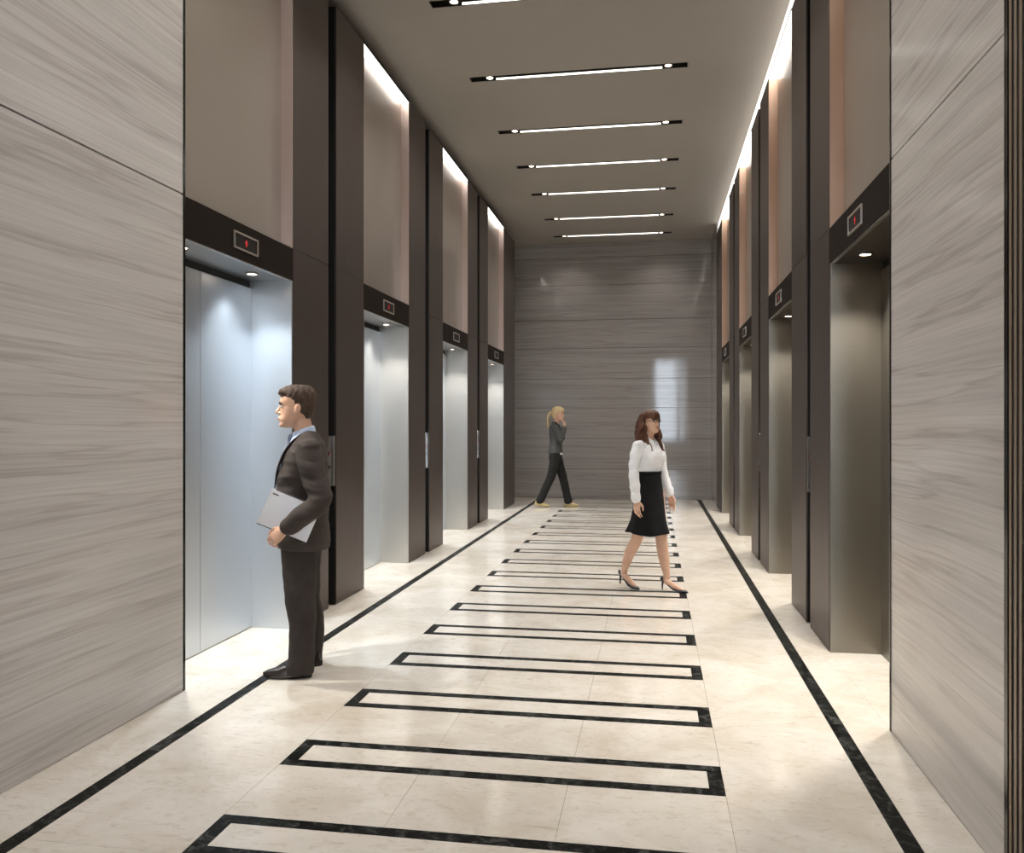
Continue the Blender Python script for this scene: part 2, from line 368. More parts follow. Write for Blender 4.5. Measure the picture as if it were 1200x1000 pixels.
        box('cove_strip', X(0.003), X(UD + 0.02), b0 + 0.006, b1 - 0.006, ZP - 0.012, ZP - 0.004, 'cove_glow', t)
        box('cove_light_blocker', X(0.0), X(0.13), b0 + 0.002, b1 - 0.002, ZP - 0.0038, ZP + 0.01, 'black', t)  # added black cap, keeps the strip's upward glow off the ceiling
        # floor indicator
        fi = box('floor_indicator', X(-0.002), X(0.001), mid - 0.155, mid + 0.155, 2.63, 2.725, 'black', t)
        for (a0, a1, c0, c1) in ((-0.163, 0.163, 2.722, 2.733), (-0.163, 0.163, 2.622, 2.633), (-0.163, -0.152, 2.622, 2.733), (0.152, 0.163, 2.622, 2.733)):
            box('frame', X(-0.008), X(0.001), mid + a0, mid + a1, c0, c1, 'indicator_frame', fi)
        if i < 2:
            V = [(0, -0.02, 0.0), (0, 0.02, 0), (0, 0, 0.026), (0, -0.008, 0), (0, 0.008, 0), (0, 0.008, -0.022), (0, -0.008, -0.022)]
            V = V + [(0.001, v[1], v[2]) for v in V]
            me = bpy.data.meshes.new('arrow'); me.from_pydata(V, [], [(0, 1, 2), (3, 6, 5, 4), (7, 9, 8), (10, 11, 12, 13), (0, 2, 9, 7), (1, 8, 9, 2), (3, 10, 13, 6), (4, 5, 12, 11), (5, 6, 13, 12)]); me.update()
            link('lit_arrow', me, 'red_glow', fi, (X(-0.0035) - fi.location.x - t.location.x, 0.0, 0.0))
        # soffit downlights
        for q, yy in enumerate((b0 + 0.20, b1 - 0.36)):
            d = thing('downlight', 'round soffit downlight over the %s %s lift doorway, %s end' % (word, 'bluish' if s < 0 else 'warm grey', 'stone-slab' if q == 0 else 'end-wall'), 'downlight', (X(0.14), yy, ZS), 0, 'soffit downlights over the lift doors')
            link('trim_ring', ring_me, 'chrome', d, (0, 0, -0.004)); link('lens', lens_me, 'niche_glow', d, (0, 0, -0.003))
            spot('lamp', d, (0, 0, -0.02), E_NICHE, (1.0, 0.94, 0.85) if (s > 0 or (q == 0) == (i == 0)) else (0.80, 0.91, 1.0), 104, 0.9, 0.03)
    return back
WL = build_side(-1, XL, 'left'); WR = build_side(1, XR, 'right')
# continuous cove strip over the right piers
cv = box('cove_light', XR + 0.03, XR + 0.05, 4.37, YE, ZP + 0.002, ZC - 0.002, 'cove_line')
tag(cv, 'long glowing cove strip between pier tops and ceiling', 'cove light')
# back wall in stone bands
wb = box('wall_back', -4.9, XR + 0.5, YB + 0.03, YB + 0.3, 0, ZC + 0.15, 'black')
tag(wb, 'polished grey stone end wall in long bands', 'wall', kind='structure')
zs = [0.0, 0.6, 1.22, 1.845, 2.44, 3.06, 3.64, 4.35, 4.91, ZC]
for i in range(len(zs) - 1):
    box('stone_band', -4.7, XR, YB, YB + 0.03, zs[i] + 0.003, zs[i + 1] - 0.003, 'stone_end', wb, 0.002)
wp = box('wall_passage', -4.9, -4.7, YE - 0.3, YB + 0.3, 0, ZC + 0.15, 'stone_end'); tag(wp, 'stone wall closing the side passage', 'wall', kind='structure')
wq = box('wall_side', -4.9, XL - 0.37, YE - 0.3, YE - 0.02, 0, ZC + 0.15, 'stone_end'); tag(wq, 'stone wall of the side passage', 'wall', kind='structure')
# wall behind the camera with a tall window
WX0, WX1, WZ0, WZ1 = 0.05, 1.1, 0.7, 4.5
wf = multi_box('wall_front', [(XL - 0.5, WX0, YF - 0.2, YF, 0, ZC + 0.15), (WX1, XR + 0.5, YF - 0.2, YF, 0, ZC + 0.15), (WX0, WX1, YF - 0.2, YF, 0, WZ0), (WX0, WX1, YF - 0.2, YF, WZ1, ZC + 0.15)], 'stone')
tag(wf, 'stone wall with a tall window', 'wall', kind='structure')
wd = thing('window_1', 'tall window with dark metal frame', 'window', ((WX0 + WX1) / 2, YF - 0.1, WZ0), kind='structure')
for a in ((WX0, WX0 + 0.05, WZ0, WZ1), (WX1 - 0.05, WX1, WZ0, WZ1), (WX0, WX1, WZ0, WZ0 + 0.05), (WX0, WX1, WZ1 - 0.05, WZ1)):
    box('window_frame', a[0], a[1], YF - 0.13, YF - 0.07, a[2], a[3], 'window_metal', wd)
box('pane', WX0 + 0.05, WX1 - 0.05, YF - 0.104, YF - 0.096, WZ0 + 0.05, WZ1 - 0.05, 'glass', wd)
# slatted bronze screen on the right
ts = box('trim_1', XR + 0.003, XR + 0.355, 1.505, 2.985, 0.001, ZC - 0.005, 'slat_gap_shade')
tag(ts, 'ribbed bronze slat screen beside the stone slabs', 'screen', kind='structure')
box('edge_strip', XR - 0.004, XR + 0.003, 2.972, 2.998, 0.001, ZC - 0.005, 'black_gloss', ts)
q = 2.968
while q > 1.52:
    box('slat', XR - 0.001, XR + 0.003, q - 0.018, q, 0.001, ZC - 0.005, 'slat_bronze', ts, 0.001); q -= 0.039
box('edge_strip', XR - 0.004, XR + 0.003, 1.5, 1.516, 0.001, ZC - 0.005, 'black_gloss', ts)

# ------------------------------------------------------------------ people: shape helpers
def A(*v): return np.array(v, float)
class Sh:
    def __init__(s): s.V = []; s.F = []
    def loft(s, rings):
        k = len(s.V); n = len(rings[0])
        for r in rings: s.V += [tuple(p) for p in r]
        for i in range(len(rings) - 1):
            for j in range(n):
                a = k + i * n + j; b = k + i * n + (j + 1) % n
                s.F.append((a, b, b + n, a + n))
        s.F.append(tuple(k + j for j in range(n - 1, -1, -1)))
        e = k + (len(rings) - 1) * n
        s.F.append(tuple(e + j for j in range(n)))
        return s
    def stack(s, rows, n=28, xo=0.0, yo=0.0, zo=0.0, sc=1.0, fn=None, pw=2.0):
        """rows (z, x_front, x_back, half_width[, y_centre[, power]]) -> closed vertical loft"""
        R = []
        for r in rows:
            z, xf, xb, hw = r[:4]; yc = r[4] if len(r) > 4 else 0.0; p = r[5] if len(r) > 5 else pw
            xc = (xf + xb) / 2; rx = (xf - xb) / 2; ring = []
            for j in range(n):
                a = 2 * PI * j / n; c, q = math.cos(a), math.sin(a)
                cc = math.copysign(abs(c) ** (2 / p), c); ss = math.copysign(abs(q) ** (2 / p), q)
                pnt = A(xo + sc * (xc + rx * cc), yo + sc * (yc + hw * ss), zo + sc * z)
                ring.append(fn(pnt, a) if fn else pnt)
            R.append(ring)
        return s.loft(R)
    def tube(s, pts, rad, n=14, side=(0, 1, 0), flat=1.0, sub=4):
        """smooth tapered tube through pts; flat scales the radius along side"""
        P = [A(*p) for p in pts]; m = len(P)
        Q, Rr = [], []
        for i in range(m - 1):
            p0 = P[max(i - 1, 0)]; p1 = P[i]; p2 = P[i + 1]; p3 = P[min(i + 2, m - 1)]
            for k in range(sub):
                t = k / sub
                Q.append(0.5 * ((2 * p1) + (p2 - p0) * t + (2 * p0 - 5 * p1 + 4 * p2 - p3) * t * t + (3 * p1 - p0 - 3 * p2 + p3) * t ** 3))
                Rr.append(rad[i] + (rad[i + 1] - rad[i]) * (3 * t * t - 2 * t ** 3))
        Q.append(P[-1]); Rr.append(rad[-1])
        L = len(Q); rings = []; sd = A(*side)
        T = [Q[min(i + 1, L - 1)] - Q[max(i - 1, 0)] for i in range(L)]
        T = [t / (np.linalg.norm(t) + 1e-9) for t in T]
        def ring(c, t, r):
            u = sd - t * np.dot(sd, t)
            if np.linalg.norm(u) < 1e-3: u = A(1, 0, 0) - t * t[0]
            u = u / np.linalg.norm(u); v = np.cross(t, u)
            return [c + r * (u * flat * math.cos(2 * PI * j / n) + v * math.sin(2 * PI * j / n)) for j in range(n)]
        rings.append(ring(Q[0] - T[0] * Rr[0] * 0.75, T[0], Rr[0] * 0.45)); rings.append(ring(Q[0] - T[0] * Rr[0] * 0.4, T[0], Rr[0] * 0.85))
        for i in range(L): rings.append(ring(Q[i], T[i], Rr[i]))
        rings.append(ring(Q[-1] + T[-1] * Rr[-1] * 0.4, T[-1], Rr[-1] * 0.85)); rings.append(ring(Q[-1] + T[-1] * Rr[-1] * 0.75, T[-1], Rr[-1] * 0.45))
        return s.loft(rings)
    def ball(s, c, r, n=16, m=10, rot=None):
        rings = []
        for i in range(m):
            ph = PI * (i + 0.5) / m
            ring = []
            for j in range(n):
                th = 2 * PI * j / n
                p = Vector((r[0] * math.sin(ph) * math.cos(th), r[1] * math.sin(ph) * math.sin(th), -r[2] * math.cos(ph)))
                if rot: p = rot @ p
                ring.append(A(c[0] + p.x, c[1] + p.y, c[2] + p.z))
            rings.append(ring)
        return s.loft(rings)
    def move(s, M, k0=0):
        for i in range(k0, len(s.V)):
            v = M @ Vector(s.V[i]); s.V[i] = (v.x, v.y, v.z)
        return s
def plain(sh, name, mat, parent, smooth=True):
    me = bpy.data.meshes.new(name); me.from_pydata(sh.V, [], sh.F); me.update()
    if smooth: me.polygons.foreach_set('use_smooth', [True] * len(me.polygons))
    return link(name, me, mat, parent)
def fused(sh, name, mat, parent, voxel=0.006, it=3, wr=None):
    """melt the overlapping closed shells into one continuous smooth surface"""
    me0 = bpy.data.meshes.new(name + '_raw'); me0.from_pydata(sh.V, [], sh.F); me0.update()
    bm = bmesh.new(); bm.from_mesh(me0); bmesh.ops.recalc_face_normals(bm, faces=bm.faces[:]); bm.to_mesh(me0); bm.free()
    o = bpy.data.objects.new(name + '_raw', me0); C.objects.link(o)
    r = o.modifiers.new('r', 'REMESH'); r.mode = 'VOXEL'; r.voxel_size = voxel; r.use_smooth_shade = True
    if it:
        q = o.modifiers.new('s', 'SMOOTH'); q.factor = 0.5; q.iterations = it
    dg = bpy.context.evaluated_depsgraph_get()
    me = bpy.data.meshes.new_from_object(o.evaluated_get(dg))
    bpy.data.objects.remove(o); bpy.data.meshes.remove(me0)
    me.name = name
    if wr:
        n = len(me.vertices); co = np.empty(n * 3, np.float32); me.vertices.foreach_get('co', co)
        no = np.empty(n * 3, np.float32); me.vertices.foreach_get('normal', no)
        co = co.reshape(-1, 3).astype(float); no = no.reshape(-1, 3)
        co = co + no * wr(co)[:, None]
        me.vertices.foreach_set('co', co.astype(np.float32).ravel()); me.update()
    me.polygons.foreach_set('use_smooth', [True] * len(me.polygons))
    me.materials.clear()
    return link(name, me, mat, parent)
def wrinkle(amp, fx, fy, fz, seed=0.0):
    """soft cloth folds as a smooth function of position"""
    def f(c):
        x, y, z = c[:, 0], c[:, 1], c[:, 2]
        a = np.sin(fx * x + 1.7 * np.sin(fz * 0.45 * z + seed) + 0.8 * np.sin(fy * y + seed) + fz * z)
        b = np.sin(0.6 * fx * x - 1.35 * fz * z + 2.1 * np.sin(0.5 * fy * y + 1.3 * seed))
        return amp * (0.6 * a * np.abs(b) + 0.4 * b)
    return f
HEAD = [(-0.006, 0.072, 0.02, 0.022), (0.0, 0.086, -0.005, 0.032), (0.012, 0.097, -0.03, 0.044), (0.028, 0.094, -0.045, 0.053),
        (0.04, 0.099, -0.055, 0.058), (0.052, 0.098, -0.063, 0.062), (0.066, 0.094, -0.073, 0.066), (0.085, 0.094, -0.084, 0.070),
        (0.105, 0.092, -0.092, 0.073), (0.118, 0.089, -0.096, 0.074), (0.134, 0.098, -0.100, 0.075), (0.15, 0.098, -0.102, 0.077),
        (0.17, 0.093, -0.102, 0.077), (0.19, 0.083, -0.098, 0.072), (0.208, 0.064, -0.086, 0.061), (0.222, 0.038, -0.064, 0.043), (0.231, 0.008, -0.03, 0.018)]
HEAD = [(a, b, c, d, 0.0, 2.25) for a, b, c, d in HEAD]
def head_shell(sh, M, sc):
    k = len(sh.V)
    sh.stack(HEAD, 32, sc=sc)
    sh.tube([(0.088 * sc, 0, 0.128 * sc), (0.101 * sc, 0, 0.105 * sc), (0.112 * sc, 0, 0.086 * sc), (0.098 * sc, 0, 0.074 * sc)], [0.006 * sc, 0.008 * sc, 0.0105 * sc, 0.008 * sc], 10)
    for q in (-1, 1):
        sh.ball((0.098 * sc, q * 0.010 * sc, 0.079 * sc), (0.009 * sc, 0.008 * sc, 0.007 * sc))           # nostril wing
        sh.ball((-0.008 * sc, q * 0.078 * sc, 0.102 * sc), (0.017 * sc, 0.0085 * sc, 0.031 * sc), rot=Matrix.Rotation(-0.22, 3, 'Y'))   # ear
    sh.tube([(0.094 * sc, -0.02 * sc, 0.050 * sc), (0.1005 * sc, 0, 0.052 * sc), (0.094 * sc, 0.02 * sc, 0.050 * sc)], [0.005 * sc, 0.0065 * sc, 0.005 * sc], 10, side=(0, 0, 1))
    sh.tube([(0.093 * sc, -0.017 * sc, 0.039 * sc), (0.0985 * sc, 0, 0.038 * sc), (0.093 * sc, 0.017 * sc, 0.039 * sc)], [0.0055 * sc, 0.007 * sc, 0.0055 * sc], 10, side=(0, 0, 1))
    sh.ball((0.088 * sc, 0, 0.010 * sc), (0.014 * sc, 0.018 * sc, 0.013 * sc))                             # chin
    return sh.move(M, k)
def face_parts(root, M, sc, brow_mat, lips=True):
    for q in (-1, 1):
        e = Sh().ball((0.0815 * sc, q * 0.032 * sc, 0.117 * sc), (0.0115 * sc, 0.0155 * sc, 0.0085 * sc)); e.move(M); eo = plain(e, 'eye', 'eye_white', root)
        i = Sh().ball((0.0895 * sc, q * 0.033 * sc, 0.1175 * sc), (0.0045 * sc, 0.0065 * sc, 0.0065 * sc)); i.move(M); plain(i, 'iris', 'iris', eo)
        l = Sh().tube([(0.089 * sc, q * 0.016 * sc, 0.1235 * sc), (0.0925 * sc, q * 0.032 * sc, 0.1265 * sc), (0.082 * sc, q * 0.049 * sc, 0.1225 * sc)], [0.0022 * sc, 0.003 * sc, 0.002 * sc], 8, side=(0, 0, 1)); l.move(M); plain(l, 'eyelashes', 'iris', root)
        b = Sh().tube([(0.0965 * sc, q * 0.012 * sc, 0.134 * sc), (0.095 * sc, q * 0.033 * sc, 0.139 * sc), (0.080 * sc, q * 0.055 * sc, 0.134 * sc)], [0.0042 * sc, 0.0048 * sc, 0.0025 * sc], 8, side=(0, 0, 1)); b.move(M); plain(b, 'eyebrow', brow_mat, root)
    if lips:
        m = Sh()
        m.tube([(0.0955 * sc, -0.021 * sc, 0.047 * sc), (0.1045 * sc, 0, 0.0495 * sc), (0.0955 * sc, 0.021 * sc, 0.047 * sc)], [0.002 * sc, 0.0042 * sc, 0.002 * sc], 8, side=(0, 0, 1))
        m.tube([(0.095 * sc, -0.019 * sc, 0.0435 * sc), (0.103 * sc, 0, 0.0405 * sc), (0.095 * sc, 0.019 * sc, 0.0435 * sc)], [0.002 * sc, 0.0048 * sc, 0.002 * sc], 8, side=(0, 0, 1))
        m.move(M); plain(m, 'lips', 'lip', root)
def hand(sh, wrist, d, palm_n, thumb_dir, sc=1.0, curl=(0.35, 0.5, 0.4), spread=0.06, tcurl=0.3):
    """palm plus five separate fingers; d = along the hand, palm_n = out of the palm, thumb_dir = side of the thumb"""
    w0 = A(*wrist); d = A(*d); d /= np.linalg.norm(d); nrm = A(*palm_n); nrm -= d * np.dot(nrm, d); nrm /= np.linalg.norm(nrm)
    s = np.cross(d, nrm)
    if np.dot(s, A(*thumb_dir)) < 0: s = -s
    P = lambda a, b, c: w0 + sc * (d * a + s * b + nrm * c)
    R = []
    for a, hw, th in ((-0.02, 0.026, 0.019), (0.0, 0.028, 0.018), (0.03, 0.036, 0.017), (0.06, 0.040, 0.015), (0.085, 0.040, 0.013), (0.094, 0.035, 0.009)):
        R.append([P(a, hw * math.cos(2 * PI * j / 20), th * math.sin(2 * PI * j / 20)) for j in range(20)])
    sh.loft(R)
    rf = 0.0076
    L = [(0.030, 0.041, 0.024, 0.021), (0.010, 0.046, 0.028, 0.022), (-0.010, 0.043, 0.026, 0.021), (-0.029, 0.033, 0.020, 0.018)]
    for q, (b, l1, l2, l3) in enumerate(L):
        base = P(0.084 - 0.004 * abs(q - 1), b, 0.0); ang = 0.0; p = base; pts = [p - sc * d * 0.015, p]
        for ln, cu in ((l1, curl[0]), (l2, curl[1]), (l3, curl[2])):
            ang += cu + 0.03 * q
            dr = d * math.cos(ang) + nrm * math.sin(ang) + s * (b * spread / 0.03) * math.cos(ang)
            p = p + sc * ln * dr / np.linalg.norm(dr); pts.append(p)
        rr = rf if q < 3 else rf * 0.88
        sh.tube(pts, [sc * r for r in (rr, rr * 1.05, rr, rr * 0.92, rr * 0.75)], 10, side=tuple(s), sub=3)
    t0 = P(0.018, 0.024, 0.006); t1 = P(0.048, 0.050, 0.012 + 0.02 * tcurl); t2 = P(0.078, 0.058 - 0.02 * tcurl, 0.016 + 0.04 * tcurl); t3 = P(0.100, 0.056 - 0.04 * tcurl, 0.018 + 0.06 * tcurl)
    sh.tube([t0, t1, t2, t3], [sc * r for r in (0.014, 0.0125, 0.0105, 0.0085)], 10, side=tuple(nrm), sub=3)
    return sh
def person(label, loc, fwd):
    return thing('person', label, 'person', loc, math.atan2(fwd[1], fwd[0]))
def head_matrix(x, y, z, yaw=0.0, pitch=0.0):
    return Matrix.Translation((x, y, z)) @ Matrix.Rotation(yaw, 4, 'Z') @ Matrix.Rotation(pitch, 4, 'Y')

# ------------------------------------------------------------------ man in the brown suit (x forward, y his left, z up)
man = person('man in a dark brown suit standing in profile with a silver laptop', (-2.125, 4.83, 0), (-0.94, -0.34))
HM = head_matrix(0.020, 0, 1.488, 0.0, 0.0); HS = 1.06
LS, LE, LW = (-0.055, 0.185, 1.372), (-0.135, 0.262, 1.065), (0.062, 0.262, 0.905)
RS_, RE, RW = (-0.045, -0.185, 1.372), (-0.09, -0.255, 1.08), (0.02, -0.255, 0.86)
b = Sh()
head_shell(b, HM, HS)
b.tube([(-0.045, 0, 1.38), (-0.025, 0, 1.45), (-0.005, 0, 1.52), (0.0, 0, 1.56)], [0.066, 0.057, 0.056, 0.06], 18)
b.stack([(0.80, 0.10, -0.11, 0.15), (0.92, 0.105, -0.12, 0.16), (1.05, 0.10, -0.11, 0.145), (1.2, 0.10, -0.12, 0.16), (1.32, 0.08, -0.125, 0.17), (1.40, 0.04, -0.10, 0.13), (1.44, 0.02, -0.08, 0.07)])
for hx, kx, ax, yy, fy in ((0.0, 0.01, -0.015, 0.09, 0.135), (0.0, 0.0, -0.03, -0.09, -0.128)):
    b.tube([(hx, yy, 0.88), (kx + 0.01, (yy + fy) / 2, 0.50), (ax, fy, 0.10)], [0.082, 0.056, 0.040], 16)
    ca, sa = (1.0, 0.0) if fy > 0 else (0.5, -0.866)
    b.tube([(ax - 0.03 * ca, fy - 0.03 * sa, 0.06), (ax + 0.05 * ca, fy + 0.05 * sa, 0.045), (ax + 0.13 * ca, fy + 0.13 * sa, 0.03)], [0.03, 0.026, 0.016], 12)
b.tube([LS, LE], [0.05, 0.042], 14); b.tube([LE, LW], [0.042, 0.029], 14)
b.tube([RS_, RE], [0.05, 0.042], 14); b.tube([RE, RW], [0.042, 0.029], 14)
hand(b, (0.070, 0.272, 0.895), (0.74, -0.12, -0.66), (-0.25, -0.85, -0.30), (0.6, 0.1, 0.75), 0.98, (0.45, 0.6, 0.5), 0.10, 0.1)
hand(b, (0.035, -0.255, 0.835), (0.15, 0, -1), (0, 1, 0), (1, 0, 0), 0.98)
fused(b, 'body', 'skin', man, 0.0042, 2)
face_parts(man, HM, HS, 'hair_brown')
h = Sh().stack([(0.048, -0.045, -0.080, 0.048), (0.065, -0.030, -0.090, 0.064), (0.085, 0.022, -0.097, 0.0735), (0.105, 0.040, -0.102, 0.0765), (0.125, 0.052, -0.106, 0.0785),
                (0.145, 0.062, -0.109, 0.0805), (0.160, 0.076, -0.110, 0.081), (0.176, 0.096, -0.110, 0.081), (0.195, 0.100, -0.107, 0.078), (0.215, 0.092, -0.098, 0.070), (0.232, 0.068, -0.080, 0.054), (0.242, 0.030, -0.045, 0.026)], 36, sc=HS, pw=2.3)
h.ball((0.082 * HS, 0.015, 0.196 * HS), (0.024, 0.05, 0.022))
h.move(HM)
fused(h, 'hair', 'hair_brown', man, 0.0045, 2, wrinkle(0.0034, 190, 170, 75, 1.0))
# shirt and collar
c = Sh().stack([(1.30, 0.085, -0.10, 0.12), (1.36, 0.075, -0.11, 0.12), (1.40, 0.06, -0.105, 0.10), (1.43, 0.052, -0.088, 0.078)])
fused(c, 'shirt', 'shirt_blue', man, 0.006, 2)
def tiltcol(p, a): return A(p[0], p[1], p[2] - 0.34 * (p[0] + 0.02))
c = Sh().stack([(1.405, 0.056, -0.094, 0.078), (1.43, 0.056, -0.092, 0.074), (1.462, 0.050, -0.086, 0.070), (1.478, 0.044, -0.080, 0.066)], 30, fn=tiltcol)
fused(c, 'shirt_collar', 'shirt_blue', man, 0.0045, 1)
c = Sh().stack([(1.08, 0.150, 0.10, 0.030), (1.2, 0.138, 0.08, 0.038), (1.30, 0.112, 0.05, 0.032), (1.37, 0.083, 0.04, 0.022), (1.405, 0.078, 0.04, 0.018), (1.43, 0.074, 0.04, 0.026), (1.445, 0.066, 0.04, 0.02)], 16)
fused(c, 'necktie', 'tie', man, 0.005, 2)
# jacket with sleeves
j = Sh().stack([(0.752, 0.138, -0.176, 0.190, 0, 2.3), (0.80, 0.152, -0.178, 0.197, 0, 2.3), (0.90, 0.156, -0.172, 0.192, 0, 2.2), (1.0, 0.152, -0.166, 0.182), (1.10, 0.148, -0.164, 0.18), (1.18, 0.140, -0.164, 0.187),
                (1.27, 0.118, -0.158, 0.197), (1.34, 0.088, -0.152, 0.200), (1.385, 0.062, -0.142, 0.188), (1.42, 0.03, -0.126, 0.145), (1.45, 0.0, -0.108, 0.098), (1.463, -0.02, -0.098, 0.075)], 40)
j.ball((-0.055, 0.172, 1.352), (0.078, 0.06, 0.07)); j.ball((-0.05, -0.172, 1.352), (0.075, 0.06, 0.07))
j.tube([(-0.055, 0.178, 1.36), (-0.085, 0.215, 1.22), (-0.125, 0.252, 1.10), (-0.118, 0.268, 1.045), (-0.04, 0.272, 0.980), (0.055, 0.268, 0.910)], [0.074, 0.076, 0.070, 0.068, 0.062, 0.052], 20)
j.tube([(-0.05, -0.18, 1.36), (-0.075, -0.22, 1.2), (-0.09, -0.25, 1.06), (0.01, -0.255, 0.88)], [0.072, 0.07, 0.062, 0.05], 18)
jk = fused(j, 'jacket', 'suit', man, 0.006, 4, wrinkle(0.0072, 17, 18, 36, 0.4))
for q in (-1, 1):   # lapels and pocket flap
    l = Sh().tube([(-0.040, q * 0.082, 1.452), (0.030, q * 0.080, 1.415), (0.088, q * 0.070, 1.34), (0.128, q * 0.050, 1.24), (0.152, q * 0.022, 1.12)], [0.010, 0.020, 0.030, 0.028, 0.008], 10, side=(0.75, 0.0, 0.6), flat=0.22)
    plain(l, 'lapel', 'suit', jk)
l = Sh().tube([(0.09, 0.166, 0.905), (0.01, 0.192, 0.90), (-0.05, 0.194, 0.895)], [0.02, 0.022, 0.02], 10, side=(0, 1, 0), flat=0.2); plain(l, 'pocket_flap', 'suit', jk)
for zz in (0.96, 1.08):
    l = Sh().ball((0.158, 0.01, zz), (0.005, 0.011, 0.011)); plain(l, 'button', 'black_gloss', jk)
# trousers
t = Sh().stack([(0.70, 0.10, -0.125, 0.165), (0.80, 0.11, -0.13, 0.17), (0.90, 0.105, -0.125, 0.16), (0.98, 0.10, -0.12, 0.15)], 28)
def leg(sh, dx, y0, y1, back=0.0):
    sh.stack([(0.022, 0.088 + dx, -0.080 + dx + back, 0.070, y1, 2.4), (0.07, 0.082 + dx, -0.082 + dx + back, 0.070, y1, 2.4), (0.115, 0.062 + dx, -0.084 + dx + back, 0.068, y1), (0.20, 0.058 + dx, -0.088 + dx + back, 0.068, y1), (0.29, 0.062 + dx, -0.088 + dx + back, 0.070, y1 * 0.97),
              (0.42, 0.076 + dx, -0.098 + dx, 0.074, y1 * 0.92), (0.52, 0.090 + dx, -0.100 + dx, 0.080, y1 * 0.85 + y0 * 0.1), (0.64, 0.102 + dx, -0.106 + dx, 0.086, y0 * 1.05), (0.76, 0.112 + dx, -0.108 + dx, 0.09, y0), (0.84, 0.108, -0.115, 0.09, y0)], 28)
leg(t, 0.0, 0.09, 0.136, -0.008); leg(t, -0.012, -0.09, -0.128, -0.036)
fused(t, 'trousers', 'trouser_brown', man, 0.006, 4, wrinkle(0.0055, 24, 12, 18, 2.2))
def shoe(root, x, y, mat, turn=0.0):
    RM = Matrix.Translation((x, y, 0)) @ Matrix.Rotation(turn, 4, 'Z') @ Matrix.Diagonal((0.9, 1, 1, 1)) @ Matrix.Translation((-x, -y, 0))
    s = Sh().stack([(0.0, 0.222, -0.078, 0.046, 0, 2.5), (0.012, 0.236, -0.083, 0.050, 0, 2.4), (0.028, 0.236, -0.083, 0.050, 0, 2.3), (0.045, 0.205, -0.080, 0.047), (0.060, 0.150, -0.076, 0.043), (0.078, 0.085, -0.072, 0.040), (0.10, 0.045, -0.068, 0.038)], 32, xo=x, yo=y)
    def taper(p):
        u = max(0.0, (p[0] - x - 0.08) / 0.16); return (p[0], y + (p[1] - y) * (1 - 0.45 * u * u), p[2] + 0.008 * u * u)
    s.V = [taper(v) for v in s.V]
    so = fused(s, 'shoe', mat, root, 0.005, 2)
    so.data.transform(Matrix.Translation((0, 0, 0.002)) @ RM)
    e = Sh().stack([(0.0, -0.018, -0.082, 0.039, 0, 2.6), (0.026, -0.016, -0.084, 0.041, 0, 2.6)], 24, xo=x, yo=y).move(RM); plain(e, 'heel', 'black_gloss', so, False)
    for q in range(4):
        l = Sh().tube([(x + 0.075 + q * 0.02, y - 0.02, 0.083 - q * 0.010), (x + 0.077 + q * 0.02, y, 0.090 - q * 0.0095), (x + 0.075 + q * 0.02, y + 0.02, 0.083 - q * 0.010)], [0.003] * 3, 6, side=(1, 0, 0), sub=2).move(RM); plain(l, 'shoelace', 'black_gloss', so)
shoe(man, -0.004, 0.136, 'leather_brown'); shoe(man, -0.066, -0.128, 'leather_brown', -1.05)
# laptop under his forearm
lap = thing('laptop', 'closed silver laptop tucked under the forearm of the man in the suit', 'laptop')
bl, br, tl = A(0.232, 0.200, 0.93), A(-0.031, 0.214, 0.818), A(0.154, 0.196, 1.122)
ux = (br - bl); W = 0.305; ux /= np.linalg.norm(ux); uy = tl - bl; uy -= ux * np.dot(uy, ux); uy /= np.linalg.norm(uy); uz = np.cross(ux, uy)
if uz[1] < 0: uz = -uz
Mm = Matrix((( ux[0], uy[0], uz[0], bl[0]), (ux[1], uy[1], uz[1], bl[1]), (ux[2], uy[2], uz[2], bl[2]), (0, 0, 0, 1)))
MW = Matrix.Translation(man.location) @ Matrix.Rotation(man.rotation_euler.z, 4, 'Z') @ Mm
lap.matrix_world = MW
def lbox(name, x0, x1, y0, y1, z0, z1, mat, bev=0.0, par=None):
    return link(name, box_mesh(x1 - x0, y1 - y0, z1 - z0, bev, mat), None, par or lap, ((x0 + x1) / 2, (y0 + y1) / 2, (z0 + z1) / 2))
lbox('base', 0, W, 0, 0.214, 0.0, 0.0115, 'laptop_silver', 0.002)
lid = lbox('lid', 0, W, 0, 0.214, 0.0135, 0.021, 'laptop_silver', 0.002)
lbox('rim_gap', 0.002, W - 0.002, 0.002, 0.212, 0.0113, 0.0138, 'laptop_dark')
lbox('edge_strip', 0.0, W, -0.004, 0.0005, 0.001, 0.020, 'laptop_dark')
lbox('hinge', 0.03, W - 0.03, 0.2135, 0.218, 0.002, 0.019, 'laptop_dark')
hb = link('latch', box_mesh(0.035, 0.007, 0.003, 0.0, 'laptop_dark'), None, lid, (-W / 2 + 0.035, 0.085, 0.0045))

